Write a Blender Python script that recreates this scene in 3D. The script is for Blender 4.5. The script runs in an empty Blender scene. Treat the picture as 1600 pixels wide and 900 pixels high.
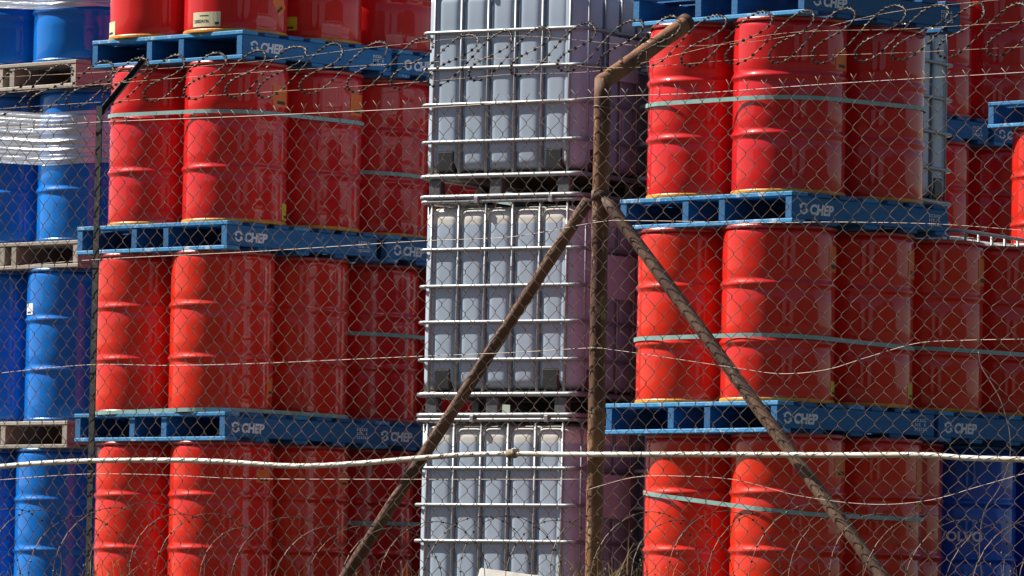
import bpy, math, random
import numpy as np
from mathutils import Vector, Matrix, Quaternion

# ------------------------------------------------------------------ camera, sky, sun, exposure
SC = bpy.context.scene
COL = SC.collection
R = math.radians
EYE = 1.60                      # the camera stands on a road below the yard
F_PX = 9600.0                   # focal length in photograph pixels (1600 wide)
PITCH = math.atan(560.0 / F_PX)
ROLL = R(1.15)
CAM = Vector((0, 0, EYE))
FWD = Vector((0, math.cos(PITCH), math.sin(PITCH)))
R0 = Vector((1, 0, 0)); U0 = Vector((0, -math.sin(PITCH), math.cos(PITCH)))
RT = R0 * math.cos(ROLL) + U0 * math.sin(ROLL)
UP = U0 * math.cos(ROLL) - R0 * math.sin(ROLL)
cam = bpy.data.cameras.new('camera')
cam.sensor_fit = 'HORIZONTAL'; cam.sensor_width = 36.0; cam.lens = 36.0 * F_PX / 1600.0
cam.clip_start = 0.1; cam.clip_end = 20000.0
camo = bpy.data.objects.new('camera', cam)
M3 = Matrix((RT, UP, -FWD)).transposed()
camo.matrix_world = Matrix.Translation(CAM) @ M3.to_4x4()
COL.objects.link(camo); SC.camera = camo

SUN_AZ, SUN_EL = R(105.5), R(45.5)   # azimuth measured from the towards-camera direction to the left
sun_dir = Vector((-math.sin(SUN_AZ) * math.cos(SUN_EL), -math.cos(SUN_AZ) * math.cos(SUN_EL), math.sin(SUN_EL)))
world = bpy.data.worlds.new('World'); SC.world = world; world.use_nodes = True
wn = world.node_tree.nodes; wl = world.node_tree.links
sky = wn.new('ShaderNodeTexSky'); sky.sky_type = 'NISHITA'; sky.sun_disc = False
sky.sun_elevation = SUN_EL
sky.sun_rotation = math.atan2(sun_dir.x, sun_dir.y)
sky.air_density = 1.0; sky.dust_density = 0.6
wl.new(sky.outputs[0], wn['Background'].inputs[0]); wn['Background'].inputs[1].default_value = 0.047
sl = bpy.data.lights.new('sun', 'SUN'); sl.energy = 5.0; sl.angle = R(0.53); sl.color = (1.0, 0.94, 0.85)
so = bpy.data.objects.new('sun', sl); COL.objects.link(so)
so.rotation_euler = sun_dir.to_track_quat('Z', 'Y').to_euler()
SC.view_settings.view_transform = 'Standard'; SC.view_settings.look = 'None'
SC.view_settings.exposure = 0.75; SC.view_settings.gamma = 1.0
SC.view_settings.use_curve_mapping = False
SC.cycles.max_bounces = 8; SC.cycles.transparent_max_bounces = 16
SC.cycles.caustics_reflective = False; SC.cycles.caustics_refractive = False

rnd = random.Random(7)

# ------------------------------------------------------------------ helpers
def ray(x, y):
    return RT * ((x - 800) / F_PX) - UP * ((y - 450) / F_PX) + FWD
def at(x, y, D):
    d = ray(x, y); return CAM + d * (D / d.y)
YARD = 1.645
# the fence: a vertical plane, turned so that its right end is nearer to the camera
FA = R(39)
FP0 = Vector((0.305, 22.0, 0))
FD = Vector((math.cos(FA), -math.sin(FA), 0))       # along the fence, to the right
FN = Vector((math.sin(FA), math.cos(FA), 0))        # away from the camera
FBASE = 1.745
def fp(x, y, off=0.0):
    d = ray(x, y); k = ((FP0 + FN * off - CAM).dot(FN)) / d.dot(FN); return CAM + d * k
def ft(p): return (p - FP0).dot(FD)

def new_mesh(name, V, Fc, smooth=False):
    me = bpy.data.meshes.new(name); me.from_pydata([tuple(v) for v in V], [], Fc); me.update()
    if smooth:
        me.polygons.foreach_set('use_smooth', [True] * len(me.polygons))
    return me
def link(name, data, mat=None, parent=None, loc=(0, 0, 0), rz=0.0, rot=None):
    o = bpy.data.objects.new(name, data); COL.objects.link(o)
    if mat is not None and data is not None:
        if not data.materials: data.materials.append(mat)
    o.location = loc
    o.rotation_euler = rot if rot is not None else (0, 0, rz)
    if parent is not None: o.parent = parent
    return o
def tag(o, label=None, cat=None, group=None, kind=None):
    if label: o['label'] = label
    if cat: o['category'] = cat
    if group: o['group'] = group
    if kind: o['kind'] = kind
    return o
def empty(name, loc, rz=0.0):
    o = bpy.data.objects.new(name, None); COL.objects.link(o); o.location = loc; o.rotation_euler = (0, 0, rz)
    o.empty_display_size = 0.2; return o

class MB:
    def __init__(s): s.V = []; s.F = []
    def add(s, V, Fc):
        b = len(s.V); s.V += [tuple(v) for v in V]; s.F += [tuple(i + b for i in f) for f in Fc]
    def box(s, lo, hi, bev=0.0):
        x0, y0, z0 = lo; x1, y1, z1 = hi
        if bev <= 0:
            V = [(x0,y0,z0),(x1,y0,z0),(x1,y1,z0),(x0,y1,z0),(x0,y0,z1),(x1,y0,z1),(x1,y1,z1),(x0,y1,z1)]
            s.add(V, [(0,3,2,1),(4,5,6,7),(0,1,5,4),(1,2,6,5),(2,3,7,6),(3,0,4,7)]); return
        b = bev; V = []; idx = {}
        for sx in (0, 1):
            for sy in (0, 1):
                for sz in (0, 1):
                    X = (x0, x1)[sx]; Y = (y0, y1)[sy]; Z = (z0, z1)[sz]
                    dx = b if sx == 0 else -b; dy = b if sy == 0 else -b; dz = b if sz == 0 else -b
                    idx[sx,sy,sz,'x'] = len(V); V.append((X, Y+dy, Z+dz))
                    idx[sx,sy,sz,'y'] = len(V); V.append((X+dx, Y, Z+dz))
                    idx[sx,sy,sz,'z'] = len(V); V.append((X+dx, Y+dy, Z))
        I = idx; Fc = []
        for k in (0, 1):
            f = [I[k,0,0,'x'],I[k,1,0,'x'],I[k,1,1,'x'],I[k,0,1,'x']]; Fc.append(f if k else f[::-1])
            f = [I[0,k,0,'y'],I[0,k,1,'y'],I[1,k,1,'y'],I[1,k,0,'y']]; Fc.append(f if k else f[::-1])
            f = [I[0,0,k,'z'],I[1,0,k,'z'],I[1,1,k,'z'],I[0,1,k,'z']]; Fc.append(f if k else f[::-1])
        for a in (0, 1):
            for c in (0, 1):
                Fc.append([I[a,c,0,'x'],I[a,c,1,'x'],I[a,c,1,'y'],I[a,c,0,'y']])
                Fc.append([I[a,0,c,'x'],I[a,1,c,'x'],I[a,1,c,'z'],I[a,0,c,'z']])
                Fc.append([I[0,a,c,'y'],I[1,a,c,'y'],I[1,a,c,'z'],I[0,a,c,'z']])
                for d in (0, 1): Fc.append([I[a,c,d,'x'],I[a,c,d,'y'],I[a,c,d,'z']])
        s.add(V, Fc)
    def tube(s, P, r, n=6, closed=False, caps=True):
        P = [Vector(p) for p in P]; N = len(P)
        T = []
        for i in range(N):
            if closed: t = P[(i+1) % N] - P[i-1]
            else: t = P[min(i+1, N-1)] - P[max(i-1, 0)]
            T.append(t.normalized() if t.length > 1e-9 else Vector((0, 0, 1)))
        u = T[0].orthogonal().normalized(); V = []
        for i in range(N):
            if i:
                q = T[i-1].rotation_difference(T[i]); u = q @ u
                u = (u - T[i] * u.dot(T[i])).normalized()
            w = T[i].cross(u); rr = r[i] if hasattr(r, '__len__') else r
            for k in range(n):
                a = 2 * math.pi * k / n; V.append(P[i] + (u * math.cos(a) + w * math.sin(a)) * rr)
        Fc = []
        for i in range(N if closed else N - 1):
            j = (i + 1) % N
            for k in range(n):
                k2 = (k + 1) % n; Fc.append((i*n+k, i*n+k2, j*n+k2, j*n+k))
        if caps and not closed:
            Fc.append(tuple(range(n))[::-1]); Fc.append(tuple((N-1)*n + k for k in range(n)))
        s.add(V, Fc)
    def lathe(s, prof, n=64):
        V = []; Fc = []
        for (r, z) in prof:
            for k in range(n):
                a = 2 * math.pi * k / n; V.append((r * math.cos(a), r * math.sin(a), z))
        for i in range(len(prof) - 1):
            for k in range(n):
                k2 = (k + 1) % n; Fc.append((i*n+k, i*n+k2, (i+1)*n+k2, (i+1)*n+k))
        s.add(V, Fc)
    def mesh(s, name, smooth=False): return new_mesh(name, s.V, s.F, smooth)
    def build(s, name, mat, parent=None, smooth=False, loc=(0, 0, 0)):
        return link(name, s.mesh(name, smooth), mat, parent, loc)

def cat_rom(P, n=8):
    P = [Vector(p) for p in P]; Q = [P[0] * 2 - P[1]] + P + [P[-1] * 2 - P[-2]]; out = []
    for i in range(1, len(Q) - 2):
        a, b, c, d = Q[i-1], Q[i], Q[i+1], Q[i+2]
        for k in range(n):
            t = k / n
            out.append(0.5 * ((2*b) + (c-a)*t + (2*a-5*b+4*c-d)*t*t + (3*b-a-3*c+d)*t*t*t))
    out.append(P[-1]); return out
def pipe_mesh_smooth(o):
    o.data.polygons.foreach_set('use_smooth', [True] * len(o.data.polygons)); return o

# ------------------------------------------------------------------ materials
def mat_new(name):
    m = bpy.data.materials.new(name); m.use_nodes = True
    return m, m.node_tree.nodes, m.node_tree.links, m.node_tree.nodes['Principled BSDF']
def noise(n, l, scale, detail=4, rough=0.6, coord='Object', stretch=None, rnd_off=True):
    tc = n.new('ShaderNodeTexCoord'); src = tc.outputs[coord]
    mp = n.new('ShaderNodeMapping'); l.new(src, mp.inputs[0])
    if stretch: mp.inputs['Scale'].default_value = stretch
    if rnd_off:
        oi = n.new('ShaderNodeObjectInfo'); mu = n.new('ShaderNodeMath'); mu.operation = 'MULTIPLY'; mu.inputs[1].default_value = 57.0
        l.new(oi.outputs['Random'], mu.inputs[0]); l.new(mu.outputs[0], mp.inputs['Location'])
    t = n.new('ShaderNodeTexNoise'); t.inputs['Scale'].default_value = scale
    t.inputs['Detail'].default_value = detail; t.inputs['Roughness'].default_value = rough
    l.new(mp.outputs[0], t.inputs['Vector']); return t
def ramp(n, l, fac, stops):
    r = n.new('ShaderNodeValToRGB'); e = r.color_ramp.elements
    while len(e) < len(stops): e.new(0.5)
    for k, (p, c) in enumerate(stops):
        e[k].position = p; e[k].color = (c, c, c, 1) if not hasattr(c, '__len__') else (*c, 1)
    l.new(fac, r.inputs[0]); return r
def mix(n, l, fac, a, b, mode='MIX'):
    m = n.new('ShaderNodeMix'); m.data_type = 'RGBA'; m.blend_type = mode
    for sock, v in ((m.inputs[0], fac), (m.inputs[6], a), (m.inputs[7], b)):
        if hasattr(v, 'is_linked') or hasattr(v, 'links'): l.new(v, sock)
        elif hasattr(v, '__len__'): sock.default_value = (*v, 1)
        else: sock.default_value = v
    return m.outputs[2]
def bump(n, l, bs, h, strength, dist, prev=None):
    b = n.new('ShaderNodeBump'); b.inputs['Strength'].default_value = strength; b.inputs['Distance'].default_value = dist
    l.new(h, b.inputs['Height'])
    if prev is not None: l.new(prev, b.inputs['Normal'])
    l.new(b.outputs[0], bs.inputs['Normal']); return b.outputs[0]

def drum_paint(name, base, alt, scuff, rough=0.3):
    m, n, l, bs = mat_new(name)
    oi = n.new('ShaderNodeObjectInfo')
    c = mix(n, l, oi.outputs['Random'], base, alt)
    d = noise(n, l, 5.0, 6, 0.65, stretch=(1, 1, 0.35))
    c = mix(n, l, ramp(n, l, d.outputs[0], [(0.45, 0.0), (0.80, 0.16)]).outputs[0], c, scuff)
    s = noise(n, l, 24.0, 8, 0.75)
    c = mix(n, l, ramp(n, l, s.outputs[0], [(0.70, 0.0), (0.76, 0.5)]).outputs[0], c, scuff)
    # rub marks where drums have been rolled on their hoops
    tc = n.new('ShaderNodeTexCoord'); sx = n.new('ShaderNodeSeparateXYZ'); l.new(tc.outputs['Object'], sx.inputs[0])
    hm = None
    for hz in (0.300, 0.590):
        sb = n.new('ShaderNodeMath'); sb.operation = 'SUBTRACT'; l.new(sx.outputs[2], sb.inputs[0]); sb.inputs[1].default_value = hz
        ab = n.new('ShaderNodeMath'); ab.operation = 'ABSOLUTE'; l.new(sb.outputs[0], ab.inputs[0])
        mr = n.new('ShaderNodeMapRange'); mr.inputs[1].default_value = 0.014; mr.inputs[2].default_value = 0.004; l.new(ab.outputs[0], mr.inputs[0])
        if hm is None: hm = mr.outputs[0]
        else:
            mx = n.new('ShaderNodeMath'); mx.operation = 'MAXIMUM'; l.new(hm, mx.inputs[0]); l.new(mr.outputs[0], mx.inputs[1]); hm = mx.outputs[0]
    rb = noise(n, l, 16.0, 8, 0.75, stretch=(1, 1, 2))
    mk = n.new('ShaderNodeMath'); mk.operation = 'MULTIPLY'; l.new(hm, mk.inputs[0]); l.new(ramp(n, l, rb.outputs[0], [(0.53, 0.0), (0.60, 0.6)]).outputs[0], mk.inputs[1])
    c = mix(n, l, mk.outputs[0], c, tuple(v * 0.45 + 0.05 for v in scuff))
    dp = noise(n, l, 14.0, 5, 0.6, stretch=(1, 1, 0.06))
    c = mix(n, l, ramp(n, l, dp.outputs[0], [(0.52, 0.0), (0.72, 0.30)]).outputs[0], c, tuple(v * 0.6 + 0.015 for v in base))
    l.new(c, bs.inputs['Base Color'])
    rr = ramp(n, l, d.outputs[0], [(0.3, rough), (0.8, rough + 0.22)]); l.new(rr.outputs[0], bs.inputs['Roughness'])
    bs.inputs['Coat Weight'].default_value = 0.8; bs.inputs['Coat Roughness'].default_value = 0.035; bs.inputs['Specular IOR Level'].default_value = 0.08
    w = noise(n, l, 3.2, 2, 0.4); b1 = bump(n, l, bs, w.outputs[0], 0.45, 0.008)
    l.new(b1, bs.inputs['Coat Normal'])
    return m
def simple(name, col, rough=0.5, metal=0.0, var=0.25, scale=8.0, dark=None, stretch=None, bmp=0.0, coat=0.0):
    m, n, l, bs = mat_new(name)
    t = noise(n, l, scale, 6, 0.65, stretch=stretch)
    dk = dark if dark else tuple(v * (1 - var) for v in col)
    c = mix(n, l, ramp(n, l, t.outputs[0], [(0.38, 0.0), (0.62, 1.0)]).outputs[0], dk, col)
    l.new(c, bs.inputs['Base Color']); bs.inputs['Roughness'].default_value = rough; bs.inputs['Metallic'].default_value = metal
    bs.inputs['Coat Weight'].default_value = coat
    if bmp: bump(n, l, bs, t.outputs[0], 0.6, bmp)
    return m
def pallet_paint(name, col, worn, bare, amount):
    m, n, l, bs = mat_new(name)
    oi = n.new('ShaderNodeObjectInfo')
    g = noise(n, l, 9.0, 6, 0.7, stretch=(0.5, 6, 6))
    c = mix(n, l, ramp(n, l, g.outputs[0], [(0.35, 0.0), (0.65, 1.0)]).outputs[0], col, worn)
    c = mix(n, l, oi.outputs['Random'], c, tuple(v * 0.75 for v in col))
    w = noise(n, l, 13.0, 9, 0.78)
    c = mix(n, l, ramp(n, l, w.outputs[0], [(amount, 0.0), (amount + 0.05, 0.9)]).outputs[0], c, bare)
    l.new(c, bs.inputs['Base Color']); bs.inputs['Roughness'].default_value = 0.62
    bump(n, l, bs, g.outputs[0], 0.5, 0.004)
    return m
def faded_print(name, col, thr):
    m, n, l, bs = mat_new(name); bs.inputs['Base Color'].default_value = (*col, 1); bs.inputs['Roughness'].default_value = 0.7
    t = noise(n, l, 38.0, 6, 0.8)
    l.new(ramp(n, l, t.outputs[0], [(thr, 0.0), (thr + 0.06, 0.92)]).outputs[0], bs.inputs['Alpha'])
    return m

M_RED = drum_paint('red_drum_paint', (0.78, 0.032, 0.009), (0.70, 0.018, 0.010), (0.52, 0.06, 0.04))
M_RED_SKY = drum_paint('crimson_drum_paint', (0.70, 0.014, 0.013), (0.62, 0.012, 0.016), (0.50, 0.05, 0.05))  # cooler red: sky reflection on the upper tiers put into the paint colour
M_BLUE = drum_paint('blue_drum_paint', (0.001, 0.19, 0.68), (0.001, 0.165, 0.62), (0.03, 0.22, 0.56))
M_NAVY = drum_paint('deep_blue_drum_paint', (0.005, 0.10, 0.58), (0.005, 0.10, 0.58), (0.06, 0.16, 0.5))
M_AMBER = simple('amber_chime', (0.75, 0.30, 0.02), 0.45, 0.0, 0.3, 20)
M_CHIME_RED = simple('red_chime', (0.50, 0.06, 0.05), 0.35, 0.2, 0.3, 20)
M_CHIME_BLUE = simple('blue_chime', (0.02, 0.16, 0.45), 0.35, 0.2, 0.3, 20)
M_PAL = pallet_paint('blue_pallet_paint', (0.005, 0.125, 0.34), (0.016, 0.19, 0.44), (0.34, 0.40, 0.44), 0.64)
M_PAL_END = pallet_paint('worn_blue_pallet_edge', (0.02, 0.25, 0.56), (0.08, 0.36, 0.66), (0.46, 0.56, 0.62), 0.56)
M_WOOD = pallet_paint('grey_pallet_wood', (0.34, 0.30, 0.25), (0.50, 0.46, 0.39), (0.20, 0.15, 0.12), 0.62)
M_PRINT = faded_print('faded_white_print', (0.85, 0.87, 0.90), 0.30)
M_WHITEPRINT = simple('white_print', (0.93, 0.93, 0.93), 0.6, 0, 0.05, 40)
M_STEEL = simple('galvanised_cage', (0.40, 0.42, 0.44), 0.45, 0.45, 0.18, 30)
M_LEG = simple('dull_pallet_steel', (0.16, 0.165, 0.175), 0.5, 0.4, 0.3, 20)
M_FOOT = simple('black_plastic', (0.022, 0.022, 0.024), 0.45)
M_TAN = simple('tan_board', (0.30, 0.235, 0.15), 0.8, 0, 0.35, 12)
M_PLATE = simple('pale_plate', (0.74, 0.73, 0.76), 0.5, 0.0, 0.12, 6)
M_STRAP = simple('pale_green_strap', (0.27, 0.46, 0.43), 0.4, 0.0, 0.2, 10)
M_MESH = simple('rusty_mesh_wire', (0.175, 0.12, 0.09), 0.5, 0.35, 0.65, 9)
M_LINE = simple('weathered_line_wire', (0.32, 0.25, 0.21), 0.45, 0.4, 0.3, 20)
M_BARB = simple('dark_barb_steel', (0.030, 0.024, 0.024), 0.6, 0.0, 0.4, 30)
M_BARBW = simple('rusted_barbed_wire', (0.36, 0.25, 0.17), 0.5, 0.35, 0.7, 10)
M_PVC = simple('dirty_white_pipe', (0.80, 0.77, 0.70), 0.4, 0, 0.22, 9, dark=(0.55, 0.47, 0.36))
M_BOARD = simple('white_board', (0.72, 0.71, 0.68), 0.6, 0, 0.2, 6, dark=(0.48, 0.45, 0.40))
M_ORANGE = simple('orange_label', (0.85, 0.17, 0.01), 0.5, 0, 0.08)
M_YEL = simple('yellow_label', (0.72, 0.55, 0.03), 0.5, 0, 0.08)
M_CREAM = simple('cream_label', (0.72, 0.66, 0.42), 0.5, 0, 0.08)
M_WHITEL = simple('white_label', (0.80, 0.80, 0.80), 0.5, 0, 0.08)
M_PINKL = simple('mauve_label', (0.50, 0.38, 0.56), 0.5, 0, 0.12)
M_INK = simple('label_ink', (0.03, 0.03, 0.03), 0.6, 0, 0.0)
def rust_pipe(name, a, b, flake, thr):
    m, n, l, bs = mat_new(name)
    t = noise(n, l, 5.0, 8, 0.7, stretch=(1, 1, 0.25)); u = noise(n, l, 30.0, 8, 0.75, stretch=(1, 1, 0.4))
    c = mix(n, l, ramp(n, l, t.outputs[0], [(0.42, 0.0), (0.58, 1.0)]).outputs[0], a, b)
    c = mix(n, l, ramp(n, l, u.outputs[0], [(thr, 0.0), (thr + 0.06, 0.9)]).outputs[0], c, flake)
    l.new(c, bs.inputs['Base Color']); bs.inputs['Roughness'].default_value = 0.72
    bump(n, l, bs, u.outputs[0], 0.7, 0.004); return m
M_RUST = rust_pipe('rusty_post', (0.085, 0.032, 0.016), (0.26, 0.115, 0.045), (0.48, 0.34, 0.19), 0.57)
M_RUST2 = rust_pipe('dark_rusty_brace', (0.085, 0.038, 0.024), (0.18, 0.095, 0.055), (0.32, 0.21, 0.12), 0.60)
M_BLACK = rust_pipe('black_angle_iron', (0.012, 0.011, 0.011), (0.022, 0.02, 0.018), (0.30, 0.26, 0.20), 0.66)

def tank_mat(name, level, filled, bare):
    m, n, l, bs = mat_new(name)
    tc = n.new('ShaderNodeTexCoord'); sx = n.new('ShaderNodeSeparateXYZ'); l.new(tc.outputs['Object'], sx.inputs[0])
    r = n.new('ShaderNodeMapRange'); r.inputs[1].default_value = level - 0.006; r.inputs[2].default_value = level + 0.006
    l.new(sx.outputs[2], r.inputs[0])
    d = noise(n, l, 4.0, 5, 0.6)
    f2 = mix(n, l, ramp(n, l, d.outputs[0], [(0.3, 0.0), (0.7, 1.0)]).outputs[0], filled, tuple(v * 0.9 for v in filled))
    c = mix(n, l, r.outputs[0], f2, bare)
    l.new(c, bs.inputs['Base Color']); bs.inputs['Roughness'].default_value = 0.36
    # empty plastic above the liquid lets the sun through, the liquid-filled part hardly does
    tr = n.new('ShaderNodeBsdfTranslucent'); tr.inputs[0].default_value = (*bare, 1)
    ms = n.new('ShaderNodeMixShader'); mm = n.new('ShaderNodeMath'); mm.operation = 'MULTIPLY'; mm.inputs[1].default_value = 0.30
    l.new(r.outputs[0], mm.inputs[0]); l.new(mm.outputs[0], ms.inputs[0]); l.new(bs.outputs[0], ms.inputs[1]); l.new(tr.outputs[0], ms.inputs[2])
    l.new(ms.outputs[0], n['Material Output'].inputs[0]); return m
M_TANK = tank_mat('tank_plastic', 1.028, (0.45, 0.55, 0.665), (0.96, 0.94, 0.87))
M_TANK_SHADE = tank_mat('dark_tank_plastic', 1.30, (0.07, 0.075, 0.09), (0.1, 0.1, 0.1))  # near-black shade of the gap put into this plastic colour
M_TANK_FULL = tank_mat('full_tank_plastic', 1.30, (0.45, 0.55, 0.665), (0.96, 0.94, 0.87))

def wrap_mat():
    m, n, l, bs = mat_new('stretch_wrap')
    t = noise(n, l, 9.0, 5, 0.6, stretch=(0.25, 0.25, 9.0))
    b = n.new('ShaderNodeBump'); b.inputs['Strength'].default_value = 1.0; b.inputs['Distance'].default_value = 0.004
    l.new(t.outputs[0], b.inputs['Height'])
    g = n.new('ShaderNodeBsdfGlossy'); g.inputs['Roughness'].default_value = 0.30; g.inputs[0].default_value = (1, 1, 1, 1)
    l.new(b.outputs[0], g.inputs['Normal'])
    df = n.new('ShaderNodeBsdfDiffuse'); df.inputs[0].default_value = (0.8, 0.82, 0.86, 1)
    tp = n.new('ShaderNodeBsdfTransparent'); tp.inputs[0].default_value = (0.97, 0.98, 1, 1)
    a = n.new('ShaderNodeMixShader'); a.inputs[0].default_value = 0.52; l.new(tp.outputs[0], a.inputs[1]); l.new(g.outputs[0], a.inputs[2])
    a2 = n.new('ShaderNodeMixShader'); l.new(ramp(n, l, t.outputs[0], [(0.45, 0.02), (0.7, 0.25)]).outputs[0], a2.inputs[0])
    l.new(a.outputs[0], a2.inputs[1]); l.new(df.outputs[0], a2.inputs[2])
    l.new(a2.outputs[0], n['Material Output'].inputs[0]); return m
M_WRAP = wrap_mat()

def ground_mat():
    m, n, l, bs = mat_new('dry_dirt')
    a = noise(n, l, 0.35, 8, 0.65, rnd_off=False); b = noise(n, l, 9.0, 8, 0.7, rnd_off=False)
    c = mix(n, l, ramp(n, l, a.outputs[0], [(0.35, 0.0), (0.65, 1.0)]).outputs[0], (0.075, 0.062, 0.045), (0.12, 0.10, 0.075))
    c = mix(n, l, ramp(n, l, b.outputs[0], [(0.45, 0.0), (0.7, 0.7)]).outputs[0], c, (0.05, 0.045, 0.03))
    l.new(c, bs.inputs['Base Color']); bs.inputs['Roughness'].default_value = 0.95
    bump(n, l, bs, b.outputs[0], 0.7, 0.04); return m
M_GROUND = ground_mat()
M_DRY = simple('dry_grass', (0.42, 0.30, 0.13), 0.8, 0, 0.5, 3.0)
M_GREEN = simple('green_grass', (0.12, 0.16, 0.05), 0.8, 0, 0.4, 3.0)

# ------------------------------------------------------------------ ground (one sheet, to the horizon)
def ground_h(s):
    P = [(-4000, 0), (-13, 0), (-11, 0.12), (-1.5, 1.72), (-0.6, FBASE), (0.9, FBASE), (2.6, YARD), (4000, YARD)]
    for (a, za), (b, zb) in zip(P, P[1:]):
        if s <= b:
            k = (s - a) / (b - a); k = k * k * (3 - 2 * k) if abs(za - zb) > 1e-6 else k
            return za + (zb - za) * k
    return YARD
def build_ground():
    ss = sorted(set([-4000, -800, -200, -60, -25, -13] + [round(-13 + 0.25 * k, 3) for k in range(1, 66)] + [4, 6, 10, 20, 40, 80, 200, 800, 4000]))
    tt = sorted(set([-4000, -800, -200, -60, -25] + [-12 + 0.5 * k for k in range(49)] + [25, 60, 200, 800, 4000]))
    V = []; Fc = []
    r2 = random.Random(3)
    for s in ss:
        for t in tt:
            p = FP0 + FD * t + FN * s
            z = ground_h(s) + (r2.uniform(-0.02, 0.02) if -12 < s < 1.2 and abs(t) < 14 else 0)
            V.append((p.x, p.y, z))
    n = len(tt)
    for i in range(len(ss) - 1):
        for j in range(n - 1): Fc.append((i*n+j, i*n+j+1, (i+1)*n+j+1, (i+1)*n+j))
    tag(link('ground', new_mesh('ground', V, Fc, True), M_GROUND), kind='structure')
build_ground()

# dark hillside added behind the camera, unseen, for the glossy drums to mirror
def build_unseen_hill():
    m, n, l, bs = mat_new('scrub_hillside')
    a = noise(n, l, 0.05, 8, 0.7, rnd_off=False); b = noise(n, l, 0.6, 8, 0.75, rnd_off=False)
    c = mix(n, l, ramp(n, l, a.outputs[0], [(0.42, 0.0), (0.58, 1.0)]).outputs[0], (0.022, 0.030, 0.012), (0.060, 0.052, 0.026))
    c = mix(n, l, ramp(n, l, b.outputs[0], [(0.5, 0.0), (0.6, 0.6)]).outputs[0], c, (0.02, 0.026, 0.012))
    l.new(c, bs.inputs['Base Color']); bs.inputs['Roughness'].default_value = 0.95
    rh = random.Random(9); V = []; Fc = []; NA, NR = 300, 12
    ph = [rh.uniform(0, 6.28) for _ in range(6)]
    for i in range(NA + 1):
        az = R(-112 + 224 * i / NA); ease = min(1, min(i, NA - i) / 50.0); ease = ease * ease * (3 - 2 * ease)
        top = (34 + 7 * math.sin(az * 3.1 + ph[0]) + 4 * math.sin(az * 8.3 + ph[1]) + 2.5 * math.sin(az * 21 + ph[2])) * ease
        deg = math.degrees(az)      # ridge dropped here so the drums mirror a band of low sky
        gap = min(1, max(0, (deg - 4) / 5)) * min(1, max(0, (50 - deg) / 6))
        top *= 1 - 0.985 * gap * (0.0 if 21 < deg < 25 else 1.0)
        for j in range(NR + 1):
            f = j / NR; d = 26 + 110 * f; z = -0.3 + top * (1 - (1 - f) ** 1.6) + (rh.uniform(-0.9, 0.9) if 0 < j else 0)
            V.append((math.sin(az) * d, -math.cos(az) * d, z))
    for i in range(NA):
        for j in range(NR): Fc.append((i*(NR+1)+j, i*(NR+1)+j+1, (i+1)*(NR+1)+j+1, (i+1)*(NR+1)+j))
    tag(link('hill', new_mesh('hill', V, Fc), m), kind='structure')
build_unseen_hill()

# ------------------------------------------------------------------ steel drum
DH = 0.885; DR = 0.2850; PALH = 0.155; PERIOD = DH + PALH
def drum_profile():
    P = [(DR - 0.003, 0.022), (DR, 0.034)]
    def hoop(z):
        return [(DR, z - 0.040), (DR - 0.003, z - 0.030), (DR - 0.0015, z - 0.020), (DR + 0.006, z - 0.009), (DR + 0.0105, z),
                (DR + 0.006, z + 0.009), (DR - 0.0015, z + 0.020), (DR - 0.003, z + 0.030), (DR, z + 0.040)]
    P += [(DR, 0.12), (DR, 0.21)] + hoop(0.300) + [(DR, 0.40), (DR, 0.48)] + hoop(0.590)
    P += [(DR, 0.68), (DR, 0.80), (DR, 0.835), (DR - 0.0015, 0.848), (DR - 0.005, 0.857), (DR - 0.009, 0.863)]
    return P
_b = MB(); _b.lathe(drum_profile(), 72); ME_BODY = _b.mesh('drum_body', True)
_b = MB(); _b.lathe([(0.0005, 0.862), (0.20, 0.864), (DR - 0.012, 0.862), (DR - 0.0095, 0.870)], 72); ME_LID = _b.mesh('drum_lid', True)
def ring_prof(z0, z1): return [(DR - 0.013, z0), (DR + 0.001, z0), (DR + 0.004, z0 + 0.005), (DR + 0.004, z1 - 0.005), (DR + 0.001, z1), (DR - 0.013, z1), (DR - 0.013, z0)]
_b = MB(); _b.lathe(ring_prof(0.0, 0.021), 72); ME_BOT = _b.mesh('bottom_chime')
_b = MB(); _b.lathe(ring_prof(0.8655, DH), 72); ME_TOP = _b.mesh('top_chime')
MESH_CACHE = {}
def with_mat(me, mat):
    k = (me.name, mat.name)
    if k not in MESH_CACHE:
        c = me.copy(); c.materials.clear(); c.materials.append(mat); MESH_CACHE[k] = c
    return MESH_CACHE[k]
def make_drum(p, mat, chime, label, group, cat='drum'):
    root = empty('steel_drum', p, 0)
    tag(root, label, cat, group)
    rz = rnd.uniform(0, 6.28)
    link('body', with_mat(ME_BODY, mat), None, root, rz=rz)
    link('lid', with_mat(ME_LID, mat), None, root)
    link('bottom_chime', with_mat(ME_BOT, M_AMBER if chime == 'amber' else (M_CHIME_BLUE if mat in (M_BLUE, M_NAVY) else M_CHIME_RED)), None, root)
    link('top_chime', with_mat(ME_TOP, M_CHIME_BLUE if mat in (M_BLUE, M_NAVY) else M_CHIME_RED), None, root)
    return root
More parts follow.
